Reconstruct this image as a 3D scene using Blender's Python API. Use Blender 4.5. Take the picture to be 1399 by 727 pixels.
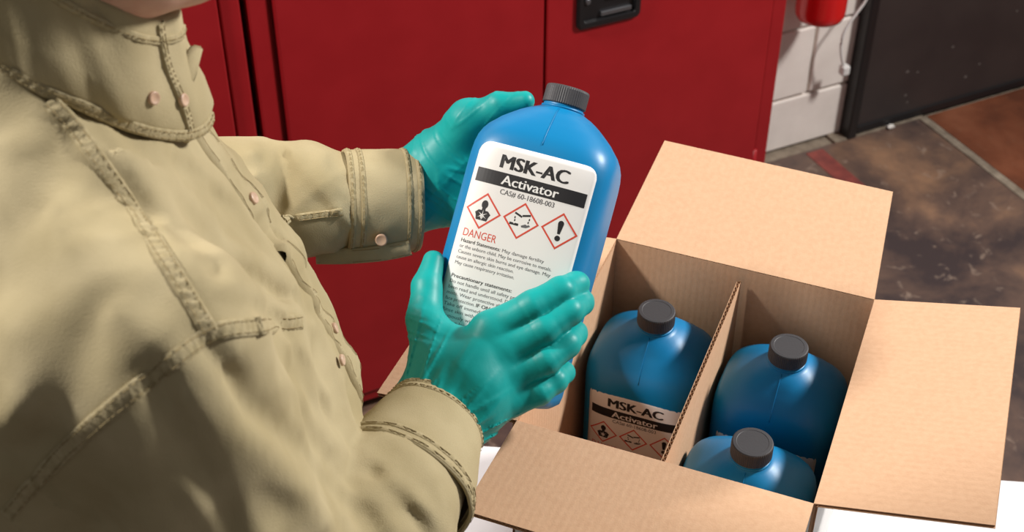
import bpy, bmesh, math, random
import numpy as np
from mathutils import Vector, Matrix

for o_ in list(bpy.data.objects): bpy.data.objects.remove(o_)
SC = bpy.context.scene
COL = SC.collection
RNG = random.Random(7)

# ------------------------------------------------------------------ camera, world, lights, exposure
FPX, PITCH = 1918.0, math.radians(38.77)
CAM = np.array([0, 0, 2.078])
cF = np.array([0, math.cos(PITCH), -math.sin(PITCH)]); cU = np.array([0, math.sin(PITCH), math.cos(PITCH)]); cR = np.array([1., 0, 0])
cam = bpy.data.cameras.new('camera'); cam_o = bpy.data.objects.new('camera', cam); COL.objects.link(cam_o)
cam.sensor_width = 36; cam.lens = FPX/1399*36; cam.sensor_fit = 'HORIZONTAL'
cam_o.location = CAM; cam_o.rotation_euler = (math.pi/2-PITCH, 0, 0)
cam.clip_start = .05
cam.dof.use_dof = True; cam.dof.focus_distance = 1.36; cam.dof.aperture_fstop = 10
SC.camera = cam_o
SC.view_settings.view_transform = 'Standard'; SC.view_settings.look = 'None'
SC.view_settings.gamma = 1; SC.view_settings.use_curve_mapping = False
SC.view_settings.exposure = 0.0

wd = bpy.data.worlds.new('world'); SC.world = wd; wd.use_nodes = True
wd.node_tree.nodes['Background'].inputs[0].default_value = (1, .96, .93, 1)
wd.node_tree.nodes['Background'].inputs[1].default_value = .17

def area(name, loc, target, size, power, color=(1, 1, 1)):
    l = bpy.data.lights.new(name, 'AREA'); l.shape = 'DISK'; l.size = size; l.energy = power; l.color = color
    o = bpy.data.objects.new(name, l); COL.objects.link(o); o.location = loc
    d = Vector(target)-Vector(loc); o.rotation_euler = d.to_track_quat('-Z', 'Y').to_euler()
    return o
area('ceiling_lamp_right_offscreen', (2.47, 1.86, 2.85), (.1, 1.1, 1.1), .45, 131, (1, .97, .93))
area('ceiling_lamp_left_offscreen', (-1.55, 1.02, 2.85), (.15, 1.1, 1.1), .28, 58, (1, .96, .91))

# ------------------------------------------------------------------ helpers
def ray(px, py): return (px-699.5)/FPX*cR-(py-363.5)/FPX*cU+cF
def P(px, py, d): return CAM+ray(px, py)*d
def V(*a): return np.array(a, float)
def nrm(v): return v/np.linalg.norm(v)

def link(o, parent=None):
    COL.objects.link(o)
    if parent is not None: o.parent = parent
    return o
def mesh_obj(name, verts, faces, mat, parent=None, smooth=True, idx=None):
    me = bpy.data.meshes.new(name)
    me.from_pydata([tuple(map(float, v)) for v in verts], [], [tuple(map(int, f)) for f in faces])
    for m in (mat if isinstance(mat, (list, tuple)) else [mat]): me.materials.append(m)
    if idx is not None: me.polygons.foreach_set('material_index', np.array(idx, np.int32))
    if smooth: me.polygons.foreach_set('use_smooth', np.ones(len(me.polygons), bool))
    me.update()
    return link(bpy.data.objects.new(name, me), parent)
def bm_obj(name, bm, mat, parent=None, smooth=False):
    bmesh.ops.recalc_face_normals(bm, faces=bm.faces)
    me = bpy.data.meshes.new(name); bm.to_mesh(me); bm.free()
    for m in (mat if isinstance(mat, (list, tuple)) else [mat]): me.materials.append(m)
    if smooth: me.polygons.foreach_set('use_smooth', np.ones(len(me.polygons), bool))
    return link(bpy.data.objects.new(name, me), parent)
def empty(name, loc=(0, 0, 0), rz=0):
    o = bpy.data.objects.new(name, None); COL.objects.link(o); o.location = loc; o.rotation_euler = (0, 0, rz)
    o.empty_display_size = .05
    return o
def tag(o, label=None, cat=None, group=None, kind=None):
    if label: o['label'] = label
    if cat: o['category'] = cat
    if group: o['group'] = group
    if kind: o['kind'] = kind
    return o
def bm_box(bm, x0, x1, y0, y1, z0, z1, bev=0, seg=2):
    m = Matrix.Translation(((x0+x1)/2, (y0+y1)/2, (z0+z1)/2)) @ Matrix.Diagonal((x1-x0, y1-y0, z1-z0, 1))
    r = bmesh.ops.create_cube(bm, size=1, matrix=m)
    if bev:
        es = list({e for v in r['verts'] for e in v.link_edges})
        bmesh.ops.bevel(bm, geom=es, offset=bev, segments=seg, affect='EDGES', profile=.5)
def box_obj(name, x0, x1, y0, y1, z0, z1, mat, parent=None, bev=0, seg=2):
    bm = bmesh.new(); bm_box(bm, x0, x1, y0, y1, z0, z1, bev, seg)
    return bm_obj(name, bm, mat, parent)
def lathe(name, prof, mat, parent=None, n=48, smooth=True, rib=None):
    vs, fs = [], []
    for r, z in prof:
        for k in range(n):
            a = 2*math.pi*k/n; rr = r
            vs.append((rr*math.cos(a), rr*math.sin(a), z))
    for i in range(len(prof)-1):
        for k in range(n): fs.append((i*n+k, i*n+(k+1) % n, (i+1)*n+(k+1) % n, (i+1)*n+k))
    if prof[0][0] > 1e-5: fs.append(tuple(range(n))[::-1])
    if prof[-1][0] > 1e-5: fs.append(tuple(range((len(prof)-1)*n, len(prof)*n)))
    return mesh_obj(name, vs, fs, mat, parent, smooth)
def tube(name, pts, r, mat, parent=None, n=8):
    pts = [np.array(p, float) for p in pts]; vs, fs = [], []
    up = V(0, 0, 1)
    for i, p in enumerate(pts):
        t = nrm(pts[min(i+1, len(pts)-1)]-pts[max(i-1, 0)])
        x = np.cross(t, up); x = nrm(x) if np.linalg.norm(x) > 1e-4 else V(1, 0, 0)
        y = np.cross(x, t)
        for k in range(n):
            a = 2*math.pi*k/n; vs.append(p+r*(math.cos(a)*x+math.sin(a)*y))
    for i in range(len(pts)-1):
        for k in range(n): fs.append((i*n+k, i*n+(k+1) % n, (i+1)*n+(k+1) % n, (i+1)*n+k))
    fs.append(tuple(range(n))[::-1]); fs.append(tuple(range((len(pts)-1)*n, len(pts)*n)))
    return mesh_obj(name, vs, fs, mat, parent)

# ------------------------------------------------------------------ materials
def srgb(r, g, b):
    f = lambda c: c/12.92 if c <= .04045 else ((c+.055)/1.055)**2.4
    return (f(r/255), f(g/255), f(b/255), 1)
def mat(name, col, rough=.5, col2=None, nscale=8, namt=.5, bump=0, bscale=200, spec=.5, metal=0, coat=0, sss=0, detail=4, stretch=None, lo=.35, hi=.65):
    m = bpy.data.materials.new(name); m.use_nodes = True
    nt = m.node_tree; b = nt.nodes['Principled BSDF']
    b.inputs['Base Color'].default_value = col; b.inputs['Roughness'].default_value = rough
    b.inputs['Specular IOR Level'].default_value = spec; b.inputs['Metallic'].default_value = metal
    b.inputs['Coat Weight'].default_value = coat
    if sss:
        b.inputs['Subsurface Weight'].default_value = sss; b.inputs['Subsurface Radius'].default_value = (.01, .004, .002)
    tc = nt.nodes.new('ShaderNodeTexCoord'); src = tc.outputs['Object']
    if stretch:
        mp = nt.nodes.new('ShaderNodeMapping'); mp.inputs['Scale'].default_value = stretch
        nt.links.new(src, mp.inputs['Vector']); src = mp.outputs['Vector']
    if col2 is not None:
        n = nt.nodes.new('ShaderNodeTexNoise'); n.inputs['Scale'].default_value = nscale; n.inputs['Detail'].default_value = detail
        nt.links.new(src, n.inputs['Vector'])
        r = nt.nodes.new('ShaderNodeValToRGB'); r.color_ramp.elements[0].position = lo; r.color_ramp.elements[1].position = hi
        r.color_ramp.elements[0].color = col; r.color_ramp.elements[1].color = col2
        nt.links.new(n.outputs['Fac'], r.inputs['Fac']); nt.links.new(r.outputs['Color'], b.inputs['Base Color'])
    if bump:
        n = nt.nodes.new('ShaderNodeTexNoise'); n.inputs['Scale'].default_value = bscale; n.inputs['Detail'].default_value = 3
        nt.links.new(src, n.inputs['Vector'])
        bp = nt.nodes.new('ShaderNodeBump'); bp.inputs['Strength'].default_value = bump; bp.inputs['Distance'].default_value = .001
        nt.links.new(n.outputs['Fac'], bp.inputs['Height']); nt.links.new(bp.outputs['Normal'], b.inputs['Normal'])
    return m

M = {}
M['shirt'] = mat('khaki_cotton', srgb(162, 148, 113), .9, srgb(176, 162, 128), 14, bump=.35, bscale=900, spec=.15)
M['shirt_seam'] = mat('khaki_seam', srgb(162, 148, 113), .9, srgb(176, 162, 128), 160, bump=.4, bscale=700, spec=.15)
M['thread'] = mat('stitch_thread', srgb(146, 129, 92), .8, spec=.2)
M['button'] = mat('tan_button', srgb(206, 176, 150), .35, srgb(186, 150, 124), 60)
M['glove'] = mat('teal_nitrile', srgb(0, 150, 147), .46, srgb(4, 157, 154), 30, bump=.2, bscale=120, spec=.35)
M['skin'] = mat('skin', srgb(206, 160, 140), .5, srgb(196, 142, 124), 40, bump=.1, bscale=300, sss=.08)
M['hair'] = mat('dark_brown_hair', srgb(58, 42, 32), .6, srgb(80, 60, 44), 80, bump=.6, bscale=150)
M['eye'] = mat('eye_white', srgb(230, 226, 220), .2)
M['iris'] = mat('iris_brown', srgb(70, 45, 30), .2)
M['lip'] = mat('lip', srgb(176, 112, 102), .5)
M['trousers'] = mat('dark_trousers', srgb(52, 54, 60), .9, srgb(62, 64, 70), 30, bump=.3, bscale=600)
M['shoe'] = mat('black_leather', srgb(28, 26, 25), .45, bump=.15, bscale=150)
M['sole'] = mat('rubber_sole', srgb(40, 38, 36), .85)
M['blue'] = mat('blue_plastic', srgb(0, 122, 178), .4, srgb(2, 126, 183), 6, bump=.06, bscale=160, spec=.45)
M['cap'] = mat('dark_grey_cap', srgb(64, 63, 66), .55, bump=.12, bscale=400)
M['label'] = mat('white_label', srgb(236, 234, 232), .4, spec=.4)
M['ink'] = mat('black_ink', srgb(30, 29, 32), .5)
M['grey_ink'] = mat('grey_ink', srgb(92, 92, 96), .55)
M['white_ink'] = mat('white_ink', srgb(235, 234, 232), .5)
M['red_ink'] = mat('red_ink', srgb(214, 74, 54), .5)
M['kraft'] = mat('kraft_board', srgb(210, 171, 138), .85, srgb(205, 165, 132), 160, bump=.2, bscale=500, spec=.2, detail=6)
M['flute'] = mat('kraft_fluting', srgb(198, 158, 125), .9, spec=.15)
M['board_white'] = mat('white_outer_liner', srgb(226, 224, 222), .7, srgb(216, 214, 212), 50)
M['table'] = mat('white_laminate', srgb(236, 236, 238), .35)
M['steel'] = mat('grey_steel', srgb(120, 120, 124), .35, metal=.8)
M['red'] = mat('red_enamel', srgb(152, 25, 31), .36, srgb(146, 22, 28), 12, bump=.05, bscale=240, spec=.4)
M['black_plastic'] = mat('black_plastic', srgb(22, 21, 23), .4, bump=.1, bscale=300)
M['door'] = mat('black_door', srgb(46, 40, 40), .42, srgb(54, 47, 46), 6, bump=.15, bscale=60)
M['extinguisher'] = mat('red_gloss', srgb(205, 20, 24), .22, coat=.4)
M['block'] = mat('painted_block', srgb(234, 226, 219), .75, srgb(222, 213, 206), 9, bump=.5, bscale=160)
M['mortar'] = mat('mortar', srgb(228, 220, 213), .9, bump=.5, bscale=200)
M['cord'] = mat('white_cord', srgb(214, 212, 210), .45)
M['tape'] = mat('red_floor_paint', srgb(138, 66, 58), .6, srgb(112, 52, 48), 30)
M['joint'] = mat('pale_concrete', srgb(140, 128, 112), .85, srgb(110, 98, 84), 30, bump=.4, bscale=120)
M['chip'] = mat('white_chip', srgb(226, 222, 216), .6)

def floor_mat(name, dark, mid, light, scratch, k):
    m = bpy.data.materials.new(name); m.use_nodes = True; nt = m.node_tree; b = nt.nodes['Principled BSDF']
    tc = nt.nodes.new('ShaderNodeTexCoord')
    def noise(s, d, dist=0):
        n = nt.nodes.new('ShaderNodeTexNoise'); n.inputs['Scale'].default_value = s; n.inputs['Detail'].default_value = d
        n.inputs['Distortion'].default_value = dist; n.inputs['Roughness'].default_value = .62
        nt.links.new(tc.outputs['Object'], n.inputs['Vector']); return n
    n1 = noise(k, 8, .25); r1 = nt.nodes.new('ShaderNodeValToRGB'); e = r1.color_ramp.elements
    e[0].position = .40; e[0].color = dark; e[1].position = .68; e[1].color = light
    x = e.new(.53); x.color = mid
    nt.links.new(n1.outputs['Fac'], r1.inputs['Fac'])
    n2 = noise(k*9, 6, .6); r2 = nt.nodes.new('ShaderNodeValToRGB'); r2.color_ramp.elements[0].position = .60; r2.color_ramp.elements[1].position = .78
    nt.links.new(n2.outputs['Fac'], r2.inputs['Fac'])
    mx = nt.nodes.new('ShaderNodeMix'); mx.data_type = 'RGBA'
    nt.links.new(r2.outputs['Color'], mx.inputs['Factor']); nt.links.new(r1.outputs['Color'], mx.inputs['A'])
    mx.inputs['B'].default_value = scratch
    nt.links.new(mx.outputs['Result'], b.inputs['Base Color'])
    b.inputs['Roughness'].default_value = .38
    bp = nt.nodes.new('ShaderNodeBump'); bp.inputs['Strength'].default_value = .15; bp.inputs['Distance'].default_value = .002
    nt.links.new(n2.outputs['Fac'], bp.inputs['Height']); nt.links.new(bp.outputs['Normal'], b.inputs['Normal'])
    return m
M['slab_dark'] = floor_mat('stained_concrete', srgb(60, 50, 50), srgb(98, 78, 68), srgb(150, 116, 90), srgb(160, 140, 124), 2.6)
M['slab_brown'] = floor_mat('brown_concrete', srgb(92, 52, 36), srgb(112, 64, 43), srgb(128, 78, 55), srgb(120, 84, 64), 4)

# ------------------------------------------------------------------ the room (axes turned 25.5 degrees against the camera)
RA = math.radians(25.5)
rt_ = V(math.cos(RA), math.sin(RA), 0); rn_ = V(-math.sin(RA), math.cos(RA), 0)
W0 = V(.859, 3.149, 0)          # wall line: local x along the wall, local y = into the wall
def room(o):
    o.location = W0; o.rotation_euler = (0, 0, RA); return o
fl = room(box_obj('floor', -4, 3, -4.6, .3, -.06, -.004, M['joint'])); tag(fl, kind='structure', label='stained concrete floor')
box_obj('slab', -4, .255, -4.6, -.035, -.02, 0, M['slab_dark'], fl)
box_obj('slab', .285, 3, -4.6, -.035, -.02, 0, M['slab_brown'], fl)
box_obj('joint_strip', .258, .282, -4.6, -.033, -.02, .001, M['joint'], fl)
wl = room(box_obj('wall_back', -3.2, 3, .012, .20, 0, 2.7, M['mortar'])); tag(wl, kind='structure', label='painted concrete block wall')
zc = [0, .157]+[.157+.2*i for i in range(1, 11)]
for ci in range(len(zc)-1):
    off = -.107 if ci % 2 else -.307
    for k in range(-4, 2):
        s0, s1 = off+.4*k, off+.4*(k+1)
        s1 = min(s1, .6)
        if s1 < -1.3 or s0 > .5: continue
        box_obj('concrete_block', s0+.004, s1-.004, 0, .10, zc[ci]+.004, zc[ci+1]-.004, M['block'], wl, .004, 2)
tr = room(box_obj('trim_1', -.02, .27, -.037, .02, -.02, .004, M['joint'])); tag(tr, kind='structure', label='pale concrete strip along the foot of the wall')
dr = room(box_obj('door_1', .045, 1.05, -.028, .012, .008, 2.1, M['door'], bev=.003)); tag(dr, kind='structure', label='black door leaf with scuffed paint')
box_obj('door_frame', .018, .046, -.040, .03, .0, 2.16, M['black_plastic'], dr, .004)
box_obj('door_sweep', .05, 1.05, -.034, -.026, .008, .03, M['black_plastic'], dr, .002)
for sx, sz, w in ((.19, .16, .012), (.225, .15, .008), (.20, .085, .01), (.21, .06, .008), (.40, .09, .012), (.44, .12, .009), (.33, .20, .01), (.53, .26, .008)):
    bm = bmesh.new(); bmesh.ops.create_icosphere(bm, subdivisions=1, radius=1, matrix=Matrix.Translation((sx, -.028, sz)) @ Matrix.Diagonal((w*.5, .0006, w*.35, 1)))
    bm_obj('scuff_mark', bm, mat('scuff', srgb(96, 88, 84), .8) if 'scuff' not in M else M['scuff'], dr)

tp = room(box_obj('floor_tape', -.118, -.066, -.27, -.045, .0, .0012, M['tape'])); tag(tp, 'faded red stripe painted on the floor toward the block wall', 'floor stripe')
bm = bmesh.new(); bmesh.ops.create_icosphere(bm, subdivisions=2, radius=.011, matrix=Matrix.Diagonal((1, .8, .55, 1)))
for v in bm.verts: v.co *= 1+.25*RNG.uniform(-1, 1)
ch = bm_obj('paint_chip', bm, M['chip']); q = CAM+ray(1216, 176)*(CAM[2]/-ray(1216, 176)[2]); ch.location = (q[0], q[1], .008)
tag(ch, 'small white chip lying on the dark floor by the black door', 'chip')

# fire extinguisher on the wall
exq = CAM+ray(1119, 24)*(((W0-rn_*.085-CAM)@rn_)/(ray(1119, 24)@rn_))
ex = empty('fire_extinguisher', tuple(exq))
tag(ex, 'red cylindrical fire extinguisher hung on the white block wall', 'extinguisher')
lathe('cylinder', [(.0, .012), (.03, .006), (.045, .0), (.055, .004), (.0595, .014), (.0605, .028), (.0605, .36), (.058, .385), (.06, .41), (.04, .43), (.022, .445), (.02, .46)], M['extinguisher'], ex)
lathe('valve', [(.016, .455), (.02, .46), (.02, .49), (.012, .5), (.012, .515)], M['steel'], ex, 24)
o = box_obj('handle', -.012, .012, -.12, .03, .515, .53, M['black_plastic'], ex, .004)
o = box_obj('lever', -.010, .010, -.13, .03, .545, .555, M['black_plastic'], ex, .004)
tube('hose', [(.02, 0, .48), (.07, -.01, .49), (.1, -.01, .44), (.092, -.01, .3), (.088, -.01, .16)], .009, M['black_plastic'], ex)
box_obj('wall_bracket', -.03, .03, .06, .0865, .30, .42, M['steel'], ex)
ex.rotation_euler = (0, 0, RA)
# white cord with a plug
def wall_pt(px, py, off):
    d = ray(px, py); q0 = W0-rn_*off; return CAM+d*(((q0-CAM)@rn_)/(d@rn_))
cpts = [wall_pt(*p, .06) for p in ((1200, -60), (1190, -20), (1183, 0), (1172, 16), (1161, 31), (1153, 45), (1149, 62), (1150, 80), (1154, 92))]
fine = []
for i in range(len(cpts)-1):
    p0, p1, p2, p3 = cpts[max(i-1, 0)], cpts[i], cpts[i+1], cpts[min(i+2, len(cpts)-1)]
    for t in np.linspace(0, 1, 6)[:-1]:
        fine.append(.5*((2*p1)+(-p0+p2)*t+(2*p0-5*p1+4*p2-p3)*t*t+(-p0+3*p1-3*p2+p3)*t**3))
fine.append(cpts[-1])
cd = empty('hanging_cord', tuple(cpts[-1])); tag(cd, 'thin white cord with a plug hanging beside the black door', 'cord')
tube('cable', [p-cpts[-1] for p in fine], .0035, M['cord'], cd)
o = box_obj('plug', -.011, .011, -.011, .011, -.02, .006, M['cord'], cd, .004); o.rotation_euler = (0, 0, RA)
tube('wall_hook', [fine[0]-cpts[-1]+V(0, 0, -.002), fine[0]-cpts[-1]+rn_*.075], .004, M['steel'], cd)

# red cabinets: local x along front, local y into the cabinet
CB = V(-.288, 2.108, 0)
def cabinet(s0, label, near):
    o = empty('safety_cabinet', CB+rt_*s0, RA); tag(o, label, 'cabinet', None)
    Wc, Hc, Dc = 1.082, 1.65, .40
    box_obj('body', 0, Wc, .012, Dc, .03, Hc, M['red'], o, .004)
    box_obj('plinth', .02, Wc-.02, .03, Dc-.02, 0, .032, M['black_plastic'], o)
    for x0, x1 in ((0, .034), (Wc-.034, Wc)): box_obj('frame_stile', x0, x1, 0, .014, .03, Hc, M['red'], o, .003)
    box_obj('frame_rail', .034, Wc-.034, 0, .014, Hc-.04, Hc, M['red'], o, .003)
    box_obj('frame_rail', .034, Wc-.034, 0, .014, .03, .055, M['red'], o, .003)
    ms = .540
    d1 = box_obj('door', .042, ms-.0025, -.008, .011, .06, Hc-.045, M['red'], o, .003)
    d2 = box_obj('door', ms+.0025, Wc-.038, -.008, .011, .06, Hc-.045, M['red'], o, .003)
    # recessed paddle handle
    hx0, hx1, hz0, hz1 = ms+.062, ms+.196, .795, .975
    bm = bmesh.new()
    def rr(x0, x1, z0, z1, r, y):
        out = []
        for cx_, cz_, a0 in ((x1-r, z1-r, 0), (x0+r, z1-r, 90), (x0+r, z0+r, 180), (x1-r, z0+r, 270)):
            for k in range(6):
                a = math.radians(a0+18*k); out.append(bm.verts.new((cx_+r*math.cos(a), y, cz_+r*math.sin(a))))
        return out
    loops = [rr(hx0, hx1, hz0, hz1, .012, -.008), rr(hx0, hx1, hz0, hz1, .012, -.013), rr(hx0+.004, hx1-.004, hz0+.004, hz1-.004, .011, -.016),
             rr(hx0+.012, hx1-.012, hz0+.013, hz1-.013, .006, -.016), rr(hx0+.014, hx1-.014, hz0+.015, hz1-.015, .005, -.0085)]
    for la, lb in zip(loops, loops[1:]):
        for k in range(24): bm.faces.new((la[k], la[(k+1) % 24], lb[(k+1) % 24], lb[k]))
    bm.faces.new(loops[-1])
    h = bm_obj('handle', bm, M['black_plastic'], d2); h['label'] = 'black recessed latch handle'
    box_obj('latch_paddle', hx0+.05, hx1-.02, -.014, -.0085, hz0+.020, hz0+.028, M['steel'], d2, .001)
    box_obj('latch_lever', hx0+.062, hx1-.03, -.0135, -.0085, hz0+.05, hz1-.03, M['black_plastic'], d2, .003)
    lathe_o = lathe('lock', [(.006, 0), (.006, .004), (.004, .005)], M['steel'], d2, 16)
    lathe_o.location = (hx0+.022, -.0085, hz0+.055); lathe_o.rotation_euler = (math.pi/2, 0, 0)
    for hz in (.35, 1.3):
        for x in (.036, Wc-.036): 
            t = tube('hinge', [(x, -.006, hz-.05), (x, -.006, hz+.05)], .005, M['red'], d1 if x < .5 else d2, 10)
    return o
cabinet(-.157, 'red steel two-door cabinet with black recessed latch behind the bottle', True)
cabinet(-.157-.012-1.082, 'red steel cabinet beyond the black gap, behind the person', False)

# table
TA = math.radians(-5.2); tb = empty('table', (0, 0, 0)); tag(tb, 'white laminate table with slim edge under the cardboard box', 'table')
tb.location = (-.105, 1.287, 0); tb.rotation_euler = (0, 0, TA)
box_obj('tabletop', 0, 1.5, -.75, 0, .722, .75, M['table'], tb, .004)
for x, y in ((.05, -.06), (1.45, -.06), (.05, -.69), (1.45, -.69)): box_obj('leg', x-.02, x+.02, y-.02, y+.02, 0, .723, M['steel'], tb, .003)
for y in (-.06, -.69): box_obj('apron', .07, 1.43, y-.01, y+.01, .66, .7225, M['steel'], tb, .002)

# ------------------------------------------------------------------ cardboard box
BY = .3748; ba = V(math.cos(BY), -math.sin(BY), 0); bb = V(math.sin(BY), math.cos(BY), 0); ez = V(0, 0, 1)
BO = V(.122, 1.2977, 1.075); BW, BD, BH = .30, .32, .3235
TH = .0045
def corrugated(name, A, B, Cc, D, parent, mats, nhint=None, t=TH, period=.0075, ripple=.00004):
    """panel A-B (across flutes) to D-C (along flutes); the A side normal gets mats[0], back mats[1]"""
    A, B, Cc, D = [np.array(x, float) for x in (A, B, Cc, D)]
    n = nrm(np.cross(B-A, D-A))
    if nhint is not None and n@nhint < 0: n = -n
    L = np.linalg.norm(B-A); per = max(2, round(L/period)); nu = per*6; nv = 5
    vs, fs, ix = [], [], []
    def pt(u, v): return (A*(1-u)+B*u)*(1-v)+(D*(1-u)+Cc*u)*v
    def sheet(f0, f1, mi0, mi1, mie, nu, nv):
        base = len(vs); 
        for f in (f0, f1):
            for j in range(nv+1):
                for i in range(nu+1):
                    u = i/nu; vs.append(pt(u, j/nv)+n*f(u))
        S = (nu+1)*(nv+1)
        g = lambda k, i, j: base+k*S+j*(nu+1)+i
        for j in range(nv):
            for i in range(nu):
                fs.append((g(0, i, j), g(0, i+1, j), g(0, i+1, j+1), g(0, i, j+1))); ix.append(mi0)
                fs.append((g(1, i, j), g(1, i, j+1), g(1, i+1, j+1), g(1, i+1, j))); ix.append(mi1)
        for i in range(nu):
            for j in (0, nv): fs.append((g(0, i, j), g(1, i, j), g(1, i+1, j), g(0, i+1, j))); ix.append(mie)
        for j in range(nv):
            for i in (0, nu): fs.append((g(0, i, j), g(0, i, j+1), g(1, i, j+1), g(1, i, j))); ix.append(mie)
    w = 2*math.pi*per; lt = .0006
    sheet(lambda u: ripple*math.sin(w*u), lambda u: -lt, 0, 2, 2, nu, nv)
    am = (t-2*lt)/2
    sheet(lambda u: -t/2+am*math.cos(w*u)+.0002, lambda u: -t/2+am*math.cos(w*u)-.0002, 2, 2, 2, nu, 1)
    sheet(lambda u: -t+lt, lambda u: -t, 2, 1, 2, max(4, nu//6), nv)
    return mesh_obj(name, vs, fs, list(mats)+[M['flute']], parent, smooth=False, idx=ix)
KW = (M['kraft'], M['board_white']); KK = (M['kraft'], M['kraft'])
bx = empty('cardboard_box', tuple(BO+ba*BW/2-bb*BD/2-ez*(BH+.0005))); tag(bx, 'open cardboard box with kraft inside and flaps folded out on the table', 'box')
BB = np.array(bx.location)
def L_(p): return np.array(p)-BB
K = [BO, BO+ba*BW, BO+ba*BW-bb*BD, BO-bb*BD]     # back-left, back-right, front-right, front-left rim corners
dn = -ez*BH
corrugated('box_wall', L_(K[0]), L_(K[1]), L_(K[1]+dn), L_(K[0]+dn), bx, KW, -bb)
corrugated('box_wall', L_(K[1]), L_(K[2]), L_(K[2]+dn), L_(K[1]+dn), bx, KW, -ba)
corrugated('box_wall', L_(K[2]), L_(K[3]), L_(K[3]+dn), L_(K[2]+dn), bx, KW, bb)
corrugated('box_wall', L_(K[3]), L_(K[0]), L_(K[0]+dn), L_(K[3]+dn), bx, KW, ba)
fz = -ez*(BH-TH-.0005)
corrugated('box_bottom', L_(K[0]+fz), L_(K[1]+fz), L_(K[2]+fz), L_(K[3]+fz), bx, KW, ez)
def at_len(h, px, py, L, far):
    d = ray(px, py); q_ = CAM-h; A_ = d@d; B_ = 2*(d@q_); C_ = q_@q_-L*L; disc = max(B_*B_-4*A_*C_, 0)
    t = (-B_+(1 if far else -1)*math.sqrt(disc))/(2*A_); return CAM+d*t
def flap(h1, h2, c1, c2, nh):
    o = corrugated('flap', L_(h1), L_(h2), L_(c2), L_(c1), bx, KW, nh); return o
lift = ez*.0015
f1 = at_len(K[0], 908, 192, .158, True); f2 = at_len(K[1], 1220, 262, .158, True)
flap(K[0]+lift, K[1]+lift, f1, f2, ez)
vr = .157*(math.cos(math.radians(14.3))*ba+math.sin(math.radians(14.3))*ez)
al = math.radians(5.6)
flap(K[1]+lift, K[2]+lift, K[1]+vr-ba*.004-bb*.004, K[2]+vr+ba*.006-bb*.001, ez)
vf = .1387*(-math.cos(al)*bb+math.sin(al)*ez)
flap(K[3]+lift, K[2]+lift, K[3]+vf, K[2]+vf, ez)
vl = .157*(-math.cos(al)*ba-math.sin(al)*ez)
flap(K[0]+lift, K[3]+lift, K[0]+vl, K[3]+vl, ez)

# divider: two interlocking panels
dv = empty('box_divider', tuple(BB+ez*.007)); tag(dv, 'corrugated cardboard divider standing upright between the bottles in the box', 'divider')
DB = np.array(dv.location)
ml = BO+ba*(BW*.5+.002)
zt, zb = -ez*.012, -ez*(BH-.007)
corrugated('long_panel', ml-bb*.006+zt-DB, ml-bb*(BD-.006)+zt-DB, ml-bb*(BD-.006)+zb-DB, ml-bb*.006+zb-DB, dv, KK, ba)

# ------------------------------------------------------------------ bottles
BWd, BDp, BHt = .070, .0605, .30      # half width, half depth, height to cap top
secs = [(.000, .86, .86, 3.6), (.0015, .93, .92, 3.8), (.005, .985, .98, 4.2), (.012, 1, 1, 4.4), (.20, 1, 1, 4.4), (.216, .998, .998, 4.4), (.226, .992, .990, 4.2), (.234, .975, .968, 3.9), (.241, .938, .925, 3.7),
        (.247, .885, .87, 3.5), (.252, .82, .80, 3.3), (.2565, .762, .745, 3.2), (.2605, .695, .68, 3.0), (.2645, .625, .62, 2.8), (.268, .56, .565, 2.6), (.271, .495, .51, 2.4), (.2737, .43, .455, 2.2), (.2757, .365, .40, 2.05), (.278, .295, .34, 2), (.281, .278, .322, 2), (.290, .278, .322, 2)]
def bottle_mesh_data():
    n = 72; vs, fs = [], []
    for z, w, d, e in secs:
        for k in range(n):
            a = 2*math.pi*k/n; c, s = math.cos(a), math.sin(a)
            rr = (abs(c)**e+abs(s)**e)**(-1/e)
            vs.append((BWd*w*rr*c, BDp*d*rr*s, z))
    for i in range(len(secs)-1):
        for k in range(n): fs.append((i*n+k, i*n+(k+1) % n, (i+1)*n+(k+1) % n, (i+1)*n+k))
    fs.append(tuple(range(n))[::-1]); fs.append(tuple(range((len(secs)-1)*n, len(secs)*n)))
    return vs, fs
def sec_at(z):
    for a, b in zip(secs, secs[1:]):
        if a[0] <= z <= b[0]:
            t = (z-a[0])/(b[0]-a[0]); return [a[i]*(1-t)+b[i]*t for i in range(4)]
    return secs[-1]
def front(x, z, off):
    _, w, d, e = sec_at(z); e = max(e, 2)
    q_ = min(abs(x)/(BWd*w), .995)
    return -(BDp*d*(1-q_**e)**(1/e))-off
LT = .228       # label top
def lab_pt(u, v, off): z = LT-v; return (u, front(u, z, off), z)
def patch(name, poly_fn, off, m, parent):
    bm = bmesh.new(); poly_fn(bm)
    for v in bm.verts: v.co = lab_pt(v.co.x, v.co.y, off)
    return bm_obj(name, bm, m, parent)
def grid_poly(bm, u0, u1, v0, v1, nu, nv, r=0):
    g = {}
    for j in range(nv+1):
        for i in range(nu+1):
            u, v = u0+(u1-u0)*i/nu, v0+(v1-v0)*j/nv
            if r:
                du = max(abs(u-(u0+u1)/2)-((u1-u0)/2-r), 0); dv_ = max(abs(v-(v0+v1)/2)-((v1-v0)/2-r), 0)
                if du > 0 and dv_ > 0:
                    k = math.hypot(du, dv_)
                    if k > r:
                        su = math.copysign(1, u-(u0+u1)/2); sv = math.copysign(1, v-(v0+v1)/2)
                        u -= su*du*(1-r/k); v -= sv*dv_*(1-r/k)
            g[i, j] = bm.verts.new((u, v, 0))
    for j in range(nv):
        for i in range(nu): bm.faces.new((g[i, j], g[i+1, j], g[i+1, j+1], g[i, j+1]))
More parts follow.
